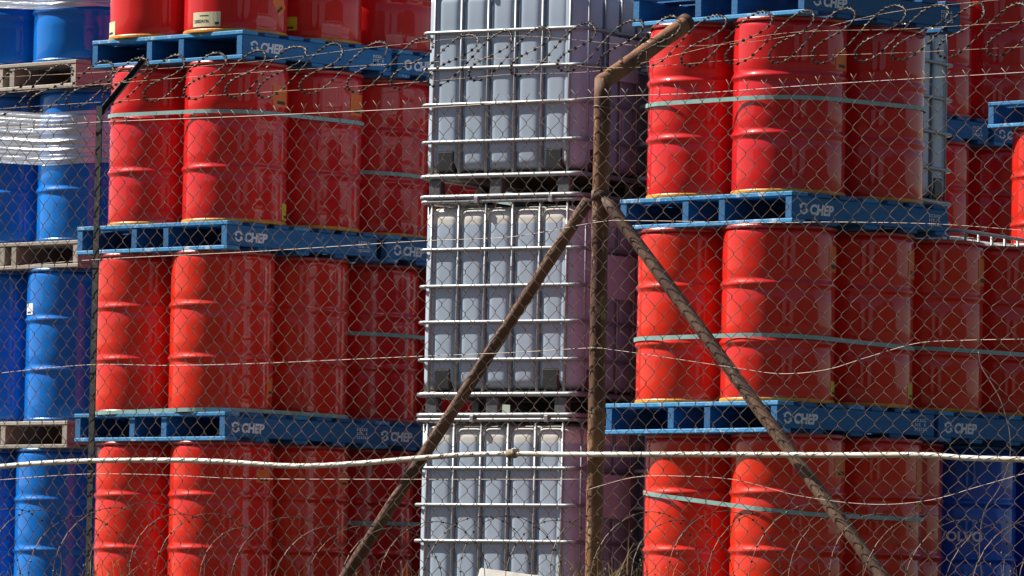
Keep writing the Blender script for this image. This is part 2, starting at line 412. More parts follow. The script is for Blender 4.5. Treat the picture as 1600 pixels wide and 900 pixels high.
def curved(drum, name, mat, ang, z0, z1, width, lift=0.0018, tilt=0.0, n=8, parent=None):
    """a thin label bent round the drum, ang in degrees from the camera-facing line, to the right"""
    V = []; Fc = []; R1 = DR + lift
    hw = width / 2 / DR; zc = (z0 + z1) / 2; hh = (z1 - z0) / 2
    for layer in (0, 1):
        rr = R1 if layer else DR + 0.0004 if lift < 0.003 else R1 - 0.0008
        for j in (0, 1):
            for i in range(n + 1):
                u = -hw + 2 * hw * i / n; v = -hh if j == 0 else hh
                uu = u * math.cos(tilt) - v / DR * math.sin(tilt); vv = u * DR * math.sin(tilt) + v * math.cos(tilt)
                a = R(ang) + uu; V.append((rr * math.sin(a), -rr * math.cos(a), zc + vv))
    m = n + 1; o = 2 * m
    for i in range(n):
        Fc.append((o+i, o+i+1, o+m+i+1, o+m+i)); Fc.append((i, m+i, m+i+1, i+1))
        Fc.append((i, i+1, o+i+1, o+i)); Fc.append((m+i, o+m+i, o+m+i+1, m+i+1))
    Fc.append((0, o, o+m, m)); Fc.append((n, m+n, o+m+n, o+n))
    return link(name, new_mesh(name, V, Fc), mat, parent or drum)
def text_mesh(body, size, bold=0.0, ext=0.0):
    cu = bpy.data.curves.new('t', 'FONT'); cu.body = body; cu.size = size; cu.offset = bold; cu.extrude = ext; cu.resolution_u = 3
    o = bpy.data.objects.new('t', cu); COL.objects.link(o)
    bpy.context.view_layer.update()
    me = bpy.data.meshes.new_from_object(o.evaluated_get(bpy.context.evaluated_depsgraph_get()))
    bpy.data.objects.remove(o); bpy.data.curves.remove(cu); me.materials.clear(); return me
def text_on_drum(drum, name, body, size, mat, ang0, z0, width=None, lift=0.0035, bold=0.0, sub=True, parent=None, height=None):
    me = text_mesh(body, size, bold)
    import bmesh
    bm = bmesh.new(); bm.from_mesh(me)
    xs = [v.co.x for v in bm.verts]; x0, x1 = min(xs), max(xs); ys = [v.co.y for v in bm.verts]; y0, y1 = min(ys), max(ys)
    kx = width / (x1 - x0) if width else 1.0; ky = height / (y1 - y0) if height else kx
    for v in bm.verts:
        a = R(ang0) + (v.co.x - x0) * kx / DR; rr = DR + lift
        v.co = (rr * math.sin(a), -rr * math.cos(a), z0 + (v.co.y - y0) * ky)
    bm.to_mesh(me); bm.free(); me.name = name
    return link(name, me, mat, parent or drum)

# ------------------------------------------------------------------ pallets (local X along the printed side, local Y along the open side)
PS = 1.18
def _bearer():
    b = MB(); b.box((-PS/2, -0.0225, 0.022), (PS/2, 0.0225, PALH - 0.022), 0.003); return b.mesh('bearer')
def _board(w, z0, z1, nm):
    b = MB(); b.box((-w/2, -PS/2 - 0.004, z0), (w/2, PS/2 + 0.004, z1), 0.003); return b.mesh(nm)
ME_BEAR = _bearer(); ME_DECK = _board(0.118, PALH - 0.0215, PALH, 'deck_board'); ME_BASE = _board(0.100, 0.0, 0.0215, 'base_board')
def chep_mark():
    """round emblem of two arrows, then the lettering, on the XZ plane facing -Y"""
    b = MB()
    for a0 in (0.35, 0.35 + math.pi):
        pts = []
        n = 10
        for i in range(n + 1):
            a = a0 + 2.2 * i / n; pts.append((0.030 * math.cos(a), 0.030 * math.sin(a))); 
        for i in range(n + 1):
            a = a0 + 2.2 * (n - i) / n; pts.append((0.019 * math.cos(a), 0.019 * math.sin(a)))
        V = [(x, 0, z) for x, z in pts]; Fc = [(i, i + 1, 2*n - i, 2*n + 1 - i) for i in range(n)]
        e = a0 + 2.2; c, s_ = math.cos(e), math.sin(e)
        b.add(V, Fc)
        b.add([(0.040*c, 0, 0.040*s_), (0.010*c, 0, 0.010*s_), (0.026*math.cos(e+0.65), 0, 0.026*math.sin(e+0.65))], [(0, 1, 2)])
    V0 = [(x + 0.034, y, z + 0.029) for x, y, z in b.V]; F0 = b.F
    t = text_mesh('CHEP', 0.078, 0.0036)
    xs = [v.co.x for v in t.vertices]; x0 = min(xs); k = 0.175 / (max(xs) - x0)
    nb = len(V0)
    V = V0 + [((v.co.x - x0) * k + 0.078 + v.co.y * 0.12, 0, v.co.y * 0.88 + 0.004) for v in t.vertices]
    Fc = [tuple(f) for f in F0] + [tuple(i + nb for i in p.vertices) for p in t.polygons]
    return new_mesh('printed_logo', V, Fc)
ME_LOGO = chep_mark()
def code_mark():
    r3 = random.Random(11); b = MB()
    for row in range(3):
        x = 0.0
        while x < 0.085:
            w = r3.uniform(0.008, 0.016); z = 0.05 - row * 0.022
            if r3.random() < 0.85:
                b.add([(x, 0, z), (x + w, 0, z), (x + w, 0, z + 0.004), (x, 0, z + 0.004)], [(0, 1, 2, 3)])
                b.add([(x, 0, z + 0.010), (x + w * 0.9, 0, z + 0.010), (x + w * 0.9, 0, z + 0.014), (x, 0, z + 0.014)], [(0, 1, 2, 3)])
                b.add([(x, 0, z + 0.004), (x + 0.004, 0, z + 0.004), (x + 0.004, 0, z + 0.010), (x, 0, z + 0.010)], [(0, 1, 2, 3)])
            x += w + 0.006
    return b.mesh('printed_code')
ME_CODE = code_mark()
def make_pallet(corner, z, label, group, kind='blue', yaw=45.0, name='pallet'):
    """corner: XY of the near corner; z: underside"""
    yw = R(yaw); c = Vector((math.cos(yw), math.sin(yw), 0)); a = Vector((-c.y, c.x, 0))
    p = Vector((corner.x, corner.y, z)) + (c + a) * (PS / 2)
    root = empty(name, p, yw); tag(root, label, 'pallet', group)
    mb, me = (M_PAL, M_PAL_END) if kind == 'blue' else (M_WOOD, M_WOOD)
    ys = (-PS/2 + 0.0225, -0.115, 0.135, PS/2 - 0.0225) if kind == 'blue' else (-PS/2 + 0.0225, -0.04, 0.06, PS/2 - 0.0225)
    for y in ys: link('bearer', with_mat(ME_BEAR, mb), None, root, (0, y, 0))
    N = 7
    for i in range(N):
        x = -PS/2 + 0.059 + (PS - 0.118) * i / (N - 1) + (rnd.uniform(-0.008, 0.008) if 0 < i < N - 1 else -0.004 if i == 0 else 0)
        link('deck_board', with_mat(ME_DECK, me if i in (0, 3) else mb), None, root, (x, rnd.uniform(-0.004, 0.004), 0), rz=rnd.uniform(-0.005, 0.005) if 0 < i < N - 1 else 0)
    for x in (-PS/2 + 0.048, -0.3, 0.0, 0.3, PS/2 - 0.050): link('base_board', with_mat(ME_BASE, me if x < -0.5 else mb), None, root, (x, 0, 0))
    if kind == 'blue':
        yf = -PS/2 - 0.0015
        link('printed_logo', with_mat(ME_LOGO, M_PRINT), None, root, (-PS/2 + 0.04 + rnd.uniform(0, 0.02), yf, 0.045))
        link('printed_code', with_mat(ME_CODE, M_PRINT), None, root, (PS/2 - 0.15, yf, 0.042))
    return root

Q = 0.2945
S2 = math.sqrt(0.5)
SLOT = {'near': (-Q, -Q), 'right': (Q, -Q), 'left': (-Q, Q), 'back': (Q, Q)}
def slots_xy(nearxy, yaw):
    yw = R(yaw); c = Vector((math.cos(yw), math.sin(yw), 0)); a = Vector((-c.y, c.x, 0))
    return {k: Vector((nearxy.x, nearxy.y, 0)) + c * (x + Q) + a * (y + Q) for k, (x, y) in SLOT.items()}

# ------------------------------------------------------------------ stacks of drums
TIER = ['bottom', 'second', 'third', 'top']
DRUMS = {}
def tier_z(n): return YARD + n * PERIOD
def yrow(n, D):          # rough picture row of a tier's pallet top, to place it by its column
    return 1010 - (tier_z(n) + PALH - EYE) / D * F_PX
YAW = {'RL': 47.5, 'RM': 47.5, 'B': 46.5}
def stack(key, stackname, D, corner_px, near_px, tiers, which, mats, palkind='blue', chimes=None, yaw=45.0, palgroup=None, drumgroup=None, pallabel=None, n_pallets=None):
    nt = n_pallets or len(tiers); yaw = YAW.get(key, 45.0)
    for n in range(nt):
        cp = at(corner_px[n], yrow(n, D), D)
        if key + str(n) not in SKIP_PALLET:
            make_pallet(cp, tier_z(n), pallabel(n), palgroup, palkind, yaw)
        if n >= len(tiers): continue
        sp = at(near_px[n], yrow(n, D) - 120, D + 0.4165)
        xy = slots_xy(sp, yaw)
        for k in which:
            p = xy[k] + Vector((rnd.uniform(-.002, .002), rnd.uniform(-.002, .002), tier_z(n) + PALH))
            mat = mats[n] if not isinstance(mats[n], dict) else mats[n][k]
            cname = {'near': 'corner', 'left': 'left', 'right': 'right', 'back': 'rear'}[k]
            col = 'blue' if mat in (M_BLUE, M_NAVY) else 'red'
            posn = {'near': 'near', 'left': 'left', 'right': 'right', 'back': 'rear'}[k]
            lab = f"{posn} {col} steel drum, {TIER[n]} tier of the {stackname}"
            DRUMS[key, n, k] = make_drum(p, mat, (chimes or ['red'] * 4)[n], lab, drumgroup)
SKIP_PALLET = set()
PG = 'blue pallets between the drums'; DG = 'steel drums stacked on blue pallets'
def plab(sn): return lambda n: f"{'blue' } wooden pallet under the {TIER[n]} tier of the {sn}"
# left red stack, and the one behind it along its right side
ST_RL = 'red stack left of the tanks'
stack('RL', ST_RL, 33.3, [347, 352, 355, 379], [345, 346, 368, 371], [0, 1, 2, 3], ['left', 'near', 'right'], [M_RED, M_RED, M_RED_SKY, M_RED_SKY], chimes=['amber', 'red', 'amber', 'amber'], palgroup=PG, drumgroup=DG, pallabel=plab(ST_RL))
ST_RM = 'rear red stack, partly behind the tanks'
stack('RM', ST_RM, 34.22, [588, 586, 604, 622], [566, 574, 590, 600], [0, 1, 2, 3], ['near', 'right'], [M_RED_SKY]*4, chimes=['red', 'red', 'amber', 'red'], palgroup=PG, drumgroup=DG, pallabel=plab(ST_RM))
# blue drums far left on unpainted pallets
ST_B = 'blue stack at far left'
stack('B', ST_B, 35.2, [98, 105, 122, 119], [100, 117, 136, 131], [0, 1, 2, 3], ['left', 'near', 'right'], [M_BLUE]*4, 'wood', palgroup='grey pallets between the blue drums', drumgroup='blue steel drums stacked at the left',
      pallabel=lambda n: f"unpainted grey pallet under the {TIER[n]} tier of the blue drums")
# right red stack
ST_RR = 'red stack right of the post'
stack('RR', ST_RR, 30.35, [1208, 1215, 1238, 1258], [1229, 1216, 1234], [0, 1, 2], ['left', 'near', 'right'], [M_RED, M_RED, M_RED_SKY], chimes=['red', 'amber', 'amber'], n_pallets=4, palgroup=PG, drumgroup=DG, pallabel=plab(ST_RR))
ST_R2 = 'low stack at the right edge'
stack('R2', ST_R2, 31.25, [1385, 1467], [1385, 1449], [0, 1], ['near', 'right'], [{'near': M_RED, 'right': M_NAVY}, M_RED], chimes=['red', 'amber'], palgroup=PG, drumgroup=DG, pallabel=plab(ST_R2))
ST_R3 = 'pile at lower right edge'
stack('R3', ST_R3, 32.12, [1642], [1640], [0], ['near'], [M_NAVY], palgroup=PG, drumgroup=DG, pallabel=plab(ST_R3))
# stacks deep at the right
ST_S4 = 'rear stack behind the shaded tank'
stack('S4', ST_S4, 37.15, [1329, 1335, 1341, 1347], [1331, 1337, 1343, 1349], [0, 1, 2, 3], ['near', 'right'], [M_RED_SKY]*4, palgroup=PG, drumgroup=DG, pallabel=plab(ST_S4))
ST_S6 = 'farthest stack at upper right'
stack('S6', ST_S6, 38.02, [1536, 1542, 1548, 1554], [1530, 1536, 1542, 1548], [0, 1, 2, 3], ['near'], [M_RED_SKY]*4, palgroup=PG, drumgroup=DG, pallabel=plab(ST_S6))
ST_S5 = 'sunlit stack cut by the right frame'
stack('S5', ST_S5, 35.95, [1766, 1772, 1778, 1784], [1762, 1768, 1775, 1780], [0, 1, 2], ['left', 'near'], [M_RED]*4, n_pallets=4, palgroup=PG, drumgroup=DG, pallabel=plab(ST_S5))

# ------------------------------------------------------------------ labels on drums
def sticker(d, ang, z0, z1, w, mat, name='label', bars=True, tilt=0.0):
    s = curved(d, name, mat, ang, z0, z1, w, 0.0018, tilt)
    if bars:
        h = z1 - z0
        curved(d, 'printed_line', M_INK, ang - math.degrees(tilt) * 0.02, z0 + h * 0.13, z0 + h * 0.28, w * 0.55, 0.003, tilt, parent=s)
    return s
lb = sticker(DRUMS['RL', 3, 'near'], -33, 0.032, 0.112, 0.185, M_CREAM, bars=False)
text_on_drum(DRUMS['RL', 3, 'near'], 'printed_number', '330034196', 0.03, M_INK, -49.5, 0.052, 0.105, 0.0026, 0.0006, parent=lb, height=0.020)
curved(DRUMS['RL', 3, 'near'], 'printed_line', M_INK, -35, 0.090, 0.095, 0.06, 0.0026, parent=lb)
curved(DRUMS['RL', 3, 'near'], 'printed_line', M_INK, -18.5, 0.042, 0.056, 0.025, 0.0026, parent=lb)
sticker(DRUMS['RL', 3, 'left'], -72, 0.02, 0.10, 0.13, M_CREAM)
sticker(DRUMS['RL', 3, 'near'], 60, 0.12, 0.22, 0.10, M_ORANGE, tilt=0.6)
sticker(DRUMS['RL', 3, 'right'], -22, 0.06, 0.135, 0.085, M_YEL)
sticker(DRUMS['RL', 2, 'near'], 62, 0.645, 0.765, 0.15, M_ORANGE)
sticker(DRUMS['RL', 2, 'right'], 67, 0.645, 0.765, 0.15, M_ORANGE)
sticker(DRUMS['RL', 2, 'near'], 80, 0.03, 0.12, 0.10, M_YEL)
sticker(DRUMS['RL', 1, 'near'], 75, 0.10, 0.20, 0.10, M_ORANGE)
sticker(DRUMS['RL', 0, 'near'], 57, 0.665, 0.735, 0.13, M_ORANGE)
sticker(DRUMS['RL', 0, 'right'], 68, 0.665, 0.745, 0.12, M_ORANGE)
sticker(DRUMS['RR', 2, 'near'], 63, 0.63, 0.735, 0.13, M_ORANGE)
sticker(DRUMS['RR', 1, 'near'], 76, 0.04, 0.115, 0.10, M_YEL)
sticker(DRUMS['RR', 1, 'right'], 74, 0.05, 0.13, 0.10, M_YEL)
sticker(DRUMS['RR', 1, 'near'], 70, 0.66, 0.79, 0.12, M_ORANGE)
sticker(DRUMS['RR', 1, 'right'], 72, 0.66, 0.80, 0.12, M_ORANGE)
sticker(DRUMS['R2', 1, 'near'], 72, 0.66, 0.80, 0.12, M_ORANGE)
sticker(DRUMS['RR', 0, 'near'], 66, 0.67, 0.79, 0.14, M_ORANGE)
sticker(DRUMS['RR', 0, 'right'], 73, 0.52, 0.79, 0.12, M_ORANGE)
sticker(DRUMS['B', 1, 'near'], -66, 0.62, 0.685, 0.10, M_WHITEL)
sticker(DRUMS['B', 2, 'near'], 12, 0.515, 0.585, 0.19, M_PINKL, bars=False)
text_on_drum(DRUMS['R2', 0, 'right'], 'printed_word', 'VOLVO', 0.08, M_WHITEPRINT, -29, 0.388, 0.238, 0.0022, 0.0030, height=0.054)

# ------------------------------------------------------------------ straps and film round the drums
def hull_path(xy, yaw, rad, nper=10, ns=4):
    """rounded-square path round the 2 x 2 drums; counter-clockwise from the near-left"""
    yw = R(yaw); out = []
    cen = [xy['near'], xy['right'], xy['back'], xy['left']]
    for i, c in enumerate(cen):
        a0 = yw + R(180 + 90 * i)
        arc = [Vector((c.x + rad * math.cos(a0 + R(90) * k / nper), c.y + rad * math.sin(a0 + R(90) * k / nper), 0)) for k in range(nper + 1)]
        if out:
            p = out[-1]
            for k in range(1, ns): out.append(p.lerp(arc[0], k / ns))
        out += arc
    p = out[-1]
    for k in range(1, ns): out.append(p.lerp(out[0], k / ns))
    return out
def near_xy(key, n, D, px):
    return slots_xy(at(px, yrow(n, D) - 120, D + 0.4165), 45.0)
def strap(key, n, pts, label):
    """pts: (picture x, picture y) pairs on the near drum's stack; a plane is fitted for the strap"""
    d = DRUMS[key, n, 'near']; yaw = YAW.get(key, 45.0); xy = slots_xy(d.location, yaw)
    path = hull_path(xy, yaw, DR + 0.0125)
    A = []; B = []
    for (x, y, k) in pts:
        c = xy[k]; w = at(x, y, c.y - DR * 0.9); A.append([1, w.x - c.x + (c.x - d.location.x), c.y - d.location.y]); B.append(w.z)
    sol = np.linalg.lstsq(np.array(A), np.array(B), rcond=None)[0]
    sol[1] = max(-0.25, min(0.25, sol[1])); sol[2] = max(-0.12, min(0.12, sol[2]))
    V = []; Fc = []; N = len(path); cc = sum(path, Vector()) / N
    for p in path:
        z = sol[0] + sol[1] * (p.x - d.location.x) + sol[2] * (p.y - d.location.y)
        o = (p - cc).normalized() * 0.0012
        V += [(p.x, p.y, z - 0.0105), (p.x, p.y, z + 0.0105), (p.x - o.x, p.y - o.y, z + 0.0105), (p.x - o.x, p.y - o.y, z - 0.0105)]
    for i in range(N):
        j = (i + 1) % N
        for k in range(4):
            k2 = (k + 1) % 4; Fc.append((i*4+k, j*4+k, j*4+k2, i*4+k2))
    tag(link('strap', new_mesh('strap', V, Fc), M_STRAP), label, 'strap', 'plastic straps round the drums')
strap('RR', 2, [(1016, 159, 'left'), (1150, 152, 'near'), (1310, 152, 'near'), (1430, 166, 'right')], 'pale green strap round the third tier of drums right of the post')
strap('RR', 1, [(1002, 528, 'left'), (1140, 524, 'near'), (1295, 529, 'near'), (1425, 543, 'right')], 'pale green strap round the second tier of drums right of the post')
strap('RR', 0, [(1003, 767, 'left'), (1150, 786, 'near'), (1305, 801, 'near'), (1420, 806, 'right')], 'slanting slipped green strap round the bottom drums right of the post')
strap('RL', 2, [(174, 178, 'left'), (292, 170, 'near'), (445, 178, 'near'), (562, 188, 'right')], 'green strap round the third tier of red drums beside the blue stack')
strap('RL', 1, [(150, 645, 'left'), (270, 640, 'near'), (420, 643, 'near'), (530, 650, 'right')], 'green strap slipped to the pallet under the second tier of red drums')
strap('RM', 2, [(575, 270, 'near'), (650, 274, 'near')], 'grey green strap round the third tier of drums just left of the tanks')
strap('RM', 1, [(548, 521, 'near'), (648, 525, 'near')], 'dark strap round the second tier of drums just left of the tanks')
strap('RM', 0, [(545, 817, 'near'), (640, 818, 'near')], 'dark strap round the bottom drums just left of the tanks')
strap('R2', 1, [(1440, 542, 'near'), (1525, 546, 'near'), (1595, 552, 'right')], 'dark strap round the upper drums of the low right stack')
strap('S5', 2, [(1580, 273, 'left'), (1600, 272, 'left')], 'green strap round the sunlit drum at the right frame edge')

def film(key, n, z0, z1, label):
    d = DRUMS[key, n, 'near']; yaw = YAW.get(key, 45.0); xy = slots_xy(d.location, yaw)
    r5 = random.Random(5)
    path = hull_path(xy, yaw, DR + 0.014, 12, 10); N = len(path); cc = sum(path, Vector()) / N
    rows = 110; V = []; Fc = []
    ph = [r5.uniform(0, 6.28) for _ in range(8)]
    comps = [(F_, 0.40 * r5.uniform(0.25, 1.0) * 0.28 / F_, r5.uniform(0, 6.28), r5.uniform(0.5, 2.5), r5.choice((1, 2, 3)), r5.uniform(0, 6.28)) for F_ in (33, 41, 53, 67, 79, 97, 113, 139)]
    for j in range(rows + 1):
        f = j / rows
        for i, p in enumerate(path):
            u = 2 * math.pi * i / N
            z = z0 + (z1 - z0) * f + 0.012 * math.sin(u * 2 + ph[0]) + 0.010 * math.sin(u * 5 + ph[1])
            w = sum(A * math.sin(f * F_ + p0 + B * math.sin(u * m + p1)) for (F_, A, p0, B, m, p1) in comps) * (0.65 + 0.35 * math.sin(u * 3 + ph[5]))
            o = (p - cc).normalized() * w
            V.append((p.x + o.x, p.y + o.y, z + d.location.z))
    for j in range(rows):
        for i in range(N):
            i2 = (i + 1) % N; Fc.append((j*N+i, j*N+i2, (j+1)*N+i2, (j+1)*N+i))
    tag(link('stretch_film', new_mesh('stretch_film', V, Fc, True), M_WRAP), label, 'stretch film', 'clear film round the blue drums')
film('B', 2, 0.46, 0.765, 'shiny wrinkled clear film round the third tier of blue drums')
film('B', 3, 0.325, 0.60, 'clear film round the top blue drums at the picture corner')

# ------------------------------------------------------------------ caged tanks (local X along the 1.2 m side, local Y along the 1.0 m side)
TL, TW, TH = 1.20, 1.00, 1.16
def rrect(hx, hy, r, n=6):
    out = []
    for cx, cy, a0 in ((hx - r, -hy + r, -90), (hx - r, hy - r, 0), (-hx + r, hy - r, 90), (-hx + r, -hy + r, 180)):
        for k in range(n + 1):
            a = R(a0 + 90 * k / n); out.append((cx + r * math.cos(a), cy + r * math.sin(a)))
    return out
BARS_Y = [-0.42 + 0.168 * k for k in range(6)]          # vertical bars on the 1.0 m faces
BARS_X = [-0.51 + 0.17 * k for k in range(7)]           # on the 1.2 m faces
HZ = [1.148, 0.892, 0.697, 0.506, 0.306]                # horizontal hoops
def tank_mesh():
    hx, hy, r = TL / 2 - 0.011, TW / 2 - 0.011, 0.09
    def samples():
        out = []
        def side(p0, p1, nrm, bars, axis):
            L = (Vector(p1) - Vector(p0)).length; n = int(L / 0.006)
            for k in range(n):
                p = Vector(p0).lerp(Vector(p1), k / n); s = p[axis]
                d = min(abs(s - b) for b in bars); u = 1 - d / 0.084
                g = 1 - math.sqrt(max(0.0, 1 - max(0.0, u) ** 5.0))
                out.append((p.x, p.y, nrm[0], nrm[1], g))
        def arc(cx, cy, a0):
            for k in range(9):
                a = R(a0 + 90 * k / 8); out.append((cx + r * math.cos(a), cy + r * math.sin(a), math.cos(a), math.sin(a), 0))
        side((hx, -hy + r), (hx, hy - r), (1, 0), BARS_Y, 1); arc(hx - r, hy - r, 0)
        side((hx - r, hy), (-hx + r, hy), (0, 1), BARS_X, 0); arc(-hx + r, hy - r, 90)
        side((-hx, hy - r), (-hx, -hy + r), (-1, 0), BARS_Y, 1); arc(-hx + r, -hy + r, 180)
        side((-hx + r, -hy), (hx - r, -hy), (0, -1), BARS_X, 0); arc(hx - r, -hy + r, 270)
        return out
    S = samples(); N = len(S); V = []; Fc = []
    z0, z1 = 0.150, 1.118; prof = []
    for k in range(7):
        a = R(90 * k / 6); prof.append((0.055 * (1 - math.sin(a)), z0 + 0.055 * (1 - math.cos(a)), math.sin(a)))
    for k in range(1, 8): prof.append((0, z0 + 0.055 + (z1 - z0 - 0.125) * k / 8, 1))
    for k in range(9):
        a = R(90 * k / 8); prof.append((0.070 * (1 - math.cos(a)), z1 - 0.070 + 0.070 * math.sin(a), 1 - 0.6 * (k / 8) ** 2))
    prof.append((0.20, z1 + 0.012, 0)); prof.append((0.40, z1 + 0.016, 0))
    for (ins, z, gk) in prof:
        for (x, y, nx, ny, g) in S:
            o = -ins - 0.060 * g * gk; V.append((x + nx * o, y + ny * o, z))
    for i in range(len(prof) - 1):
        for k in range(N):
            k2 = (k + 1) % N; Fc.append((i*N+k, i*N+k2, (i+1)*N+k2, (i+1)*N+k))
    Fc.append(tuple(range(N))[::-1]); Fc.append(tuple((len(prof)-1)*N + k for k in range(N)))
    return new_mesh('tank', V, Fc, True)
ME_TANK = tank_mesh()
def hoop_mesh(z, rr=0.0085, grow=0.0):
    b = MB(); b.tube([(x, y, 0) for x, y in rrect(TL/2 - 0.002 + grow, TW/2 - 0.002 + grow, 0.05, 7)], rr, 8, True)
    # flattened tube with a welded seat below it
    V = [(x, y, z_ * 1.15) for x, y, z_ in b.V]; return new_mesh('cage_hoop', V, b.F, True)
ME_HOOP = hoop_mesh(0)
ME_RAIL = hoop_mesh(0, 0.0108)
_b = MB(); _b.tube([(0, 0, 0.135), (0, 0, 1.140)], 0.0085, 8); ME_VBAR = _b.mesh('cage_bar', True)
def _b_foot():
    b = MB(); b.box((-0.055, -0.055, 0), (0.055, 0.055, 0.118), 0.012); return b.mesh('corner_block')
ME_FOOT = _b_foot()
def _leg(w, d):
    b = MB(); b.box((-d/2, -w/2, 0.020), (d/2, w/2, 0.108), 0.006); return b.mesh('pallet_leg')
ME_LEGY = _leg(0.075, 0.05); ME_LEGX = _leg(0.05, 0.075)
_b = MB(); _b.box((-TL/2 + 0.03, -TW/2 + 0.03, 0.128), (TL/2 - 0.03, TW/2 - 0.03, 0.142), 0.004); ME_DECKP = _b.mesh('deck_sheet')
_b = MB(); _b.box((-TL/2 + 0.02, -0.04, 0.0), (TL/2 - 0.02, 0.04, 0.019), 0.004); ME_RUN = _b.mesh('runner')
_b = MB(); _b.box((-0.05, -TW/2 + 0.06, 0.0205), (0.05, TW/2 - 0.06, 0.1175), 0.006); ME_CROSS = _b.mesh('cross_block')
_b = MB(); _b.box((-TL/2 + 0.09, -0.05, 0.021), (TL/2 - 0.09, 0.05, 0.117), 0.006); ME_LONG = _b.mesh('skid')
_b = MB(); _b.box((-0.15, -0.003, -0.115), (0.15, 0.003, 0.115), 0.001); ME_PLATE = _b.mesh('data_plate')
_b = MB(); _b.lathe([(0.0005, 0.034), (0.085, 0.034), (0.095, 0.028), (0.095, 0.0), (0.0005, 0.0)], 24); ME_CAP = _b.mesh('filler_cap')
_b = MB(); _b.box((-0.016, -0.012, -0.014), (0.002, 0.012, 0.022), 0.003); ME_CLIP = _b.mesh('cage_clip')
def make_tank(corner, z, yaw, label, group, mat, plates=True):
    yw = R(yaw); c = Vector((math.cos(yw), math.sin(yw), 0)); a = Vector((-c.y, c.x, 0))
    root = empty('caged_tank', Vector((corner.x, corner.y, z)) + c * (TL/2) + a * (TW/2), yw)
    tag(root, label, 'tank', group)
    link('bottle', with_mat(ME_TANK, mat), None, root)
    link('filler_cap', with_mat(ME_CAP, M_FOOT), None, root, (0, 0, 1.125))
    for z_ in HZ: link('cage_hoop', with_mat(ME_HOOP, M_STEEL), None, root, (0, 0, z_))
    for z_ in (0.0125, 0.122): link('base_rail', with_mat(ME_RAIL, M_STEEL), None, root, (0, 0, z_))
    for y in BARS_Y:
        for x in (-TL/2 + 0.012, TL/2 - 0.012): link('cage_bar', with_mat(ME_VBAR, M_STEEL), None, root, (x, y, 0))
    for x in BARS_X:
        for y in (-TW/2 + 0.012, TW/2 - 0.012): link('cage_bar', with_mat(ME_VBAR, M_STEEL), None, root, (x, y, 0))
    for sx in (-1, 1):
        for y in (-0.40, 0.02, 0.40): link('pallet_leg', with_mat(ME_LEGY, M_LEG), None, root, (sx * (TL/2 - 0.032), y, 0))
        link('pallet_leg', with_mat(ME_LEGX, M_LEG), None, root, (0, sx * (TW/2 - 0.032), 0))
        for sy in (-1, 1): link('corner_block', with_mat(ME_FOOT, M_FOOT), None, root, (sx * (TL/2 - 0.061), sy * 0.336, 0.146))
        for sy in (-1, 1): link('corner_block', with_mat(ME_FOOT, M_FOOT), None, root, (sx * 0.425, sy * (TW/2 - 0.061), 0.146))
    link('deck_sheet', with_mat(ME_DECKP, M_TAN), None, root)
    for y in (-0.38, 0.02, 0.38): link('runner', with_mat(ME_RUN, M_FOOT), None, root, (0, y, 0.0))
    link('cross_block', with_mat(ME_CROSS, M_FOOT), None, root, (0.32, 0, 0))
    for y in (-0.33, 0.13): link('cage_clip', with_mat(ME_CLIP, M_STEEL), None, root, (-TL/2 - 0.004, y, 1.148))
    if plates: link('data_plate', with_mat(ME_PLATE, M_PLATE), None, root, (-TL/2 + 0.42, -TW/2 - 0.010, 0.755))
    return root
TG = 'grey caged liquid tanks'
for n, (px, py, lab) in enumerate([(896, 800, 'grey caged tank at the bottom of the middle column, behind the white pipe'),
                                   (903, 455, 'grey caged tank in the middle of the column, cream liquid line near its top'),
                                   (908, 130, 'grey caged tank at the top of the middle column, behind the wire coil')]):
    make_tank(at(px, py, 32.15), YARD + n * TH, 58.5, lab, TG, M_TANK if n < 2 else M_TANK_FULL)
# an unseen second column of tanks, added to darken the gap behind the post
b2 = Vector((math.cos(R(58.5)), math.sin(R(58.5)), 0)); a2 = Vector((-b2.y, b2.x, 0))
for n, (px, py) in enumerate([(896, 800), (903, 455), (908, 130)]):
    make_tank(at(px, py, 32.15) - a2 * (0.10 + TW) + b2 * 0.42, YARD + n * TH, 58.5, ['shaded caged tank at ground level in the dark gap right of the post', 'shaded caged tank on the middle level in the dark gap right of the post', 'shaded caged tank on the top level in the dark gap right of the post'][n], TG, M_TANK_SHADE, False)
bc = at(1491, 200, 33.9); dirx = Vector((0.5, 0.866, 0)); diry = Vector((-0.866, 0.5, 0))
for n in range(3):
    make_tank(bc - dirx * TL - Vector((0.012 * (2 - n), 0, 0)), YARD + n * TH, 60.0,
              ['shaded caged tank at ground level behind the right drums', 'shaded caged tank on the second level behind the right drums', 'shaded grey caged tank seen right of the upper right drums'][n], TG, M_TANK_FULL, False)
bc2 = at(1497, 352, 33.95)
for n in range(2):
    make_tank(bc2 + dirx * 0.03, YARD + n * TH, 60.0, ['caged tank at ground level behind the low right stack', 'caged tank with cream top showing above the low right stack'][n], TG, M_TANK, False)

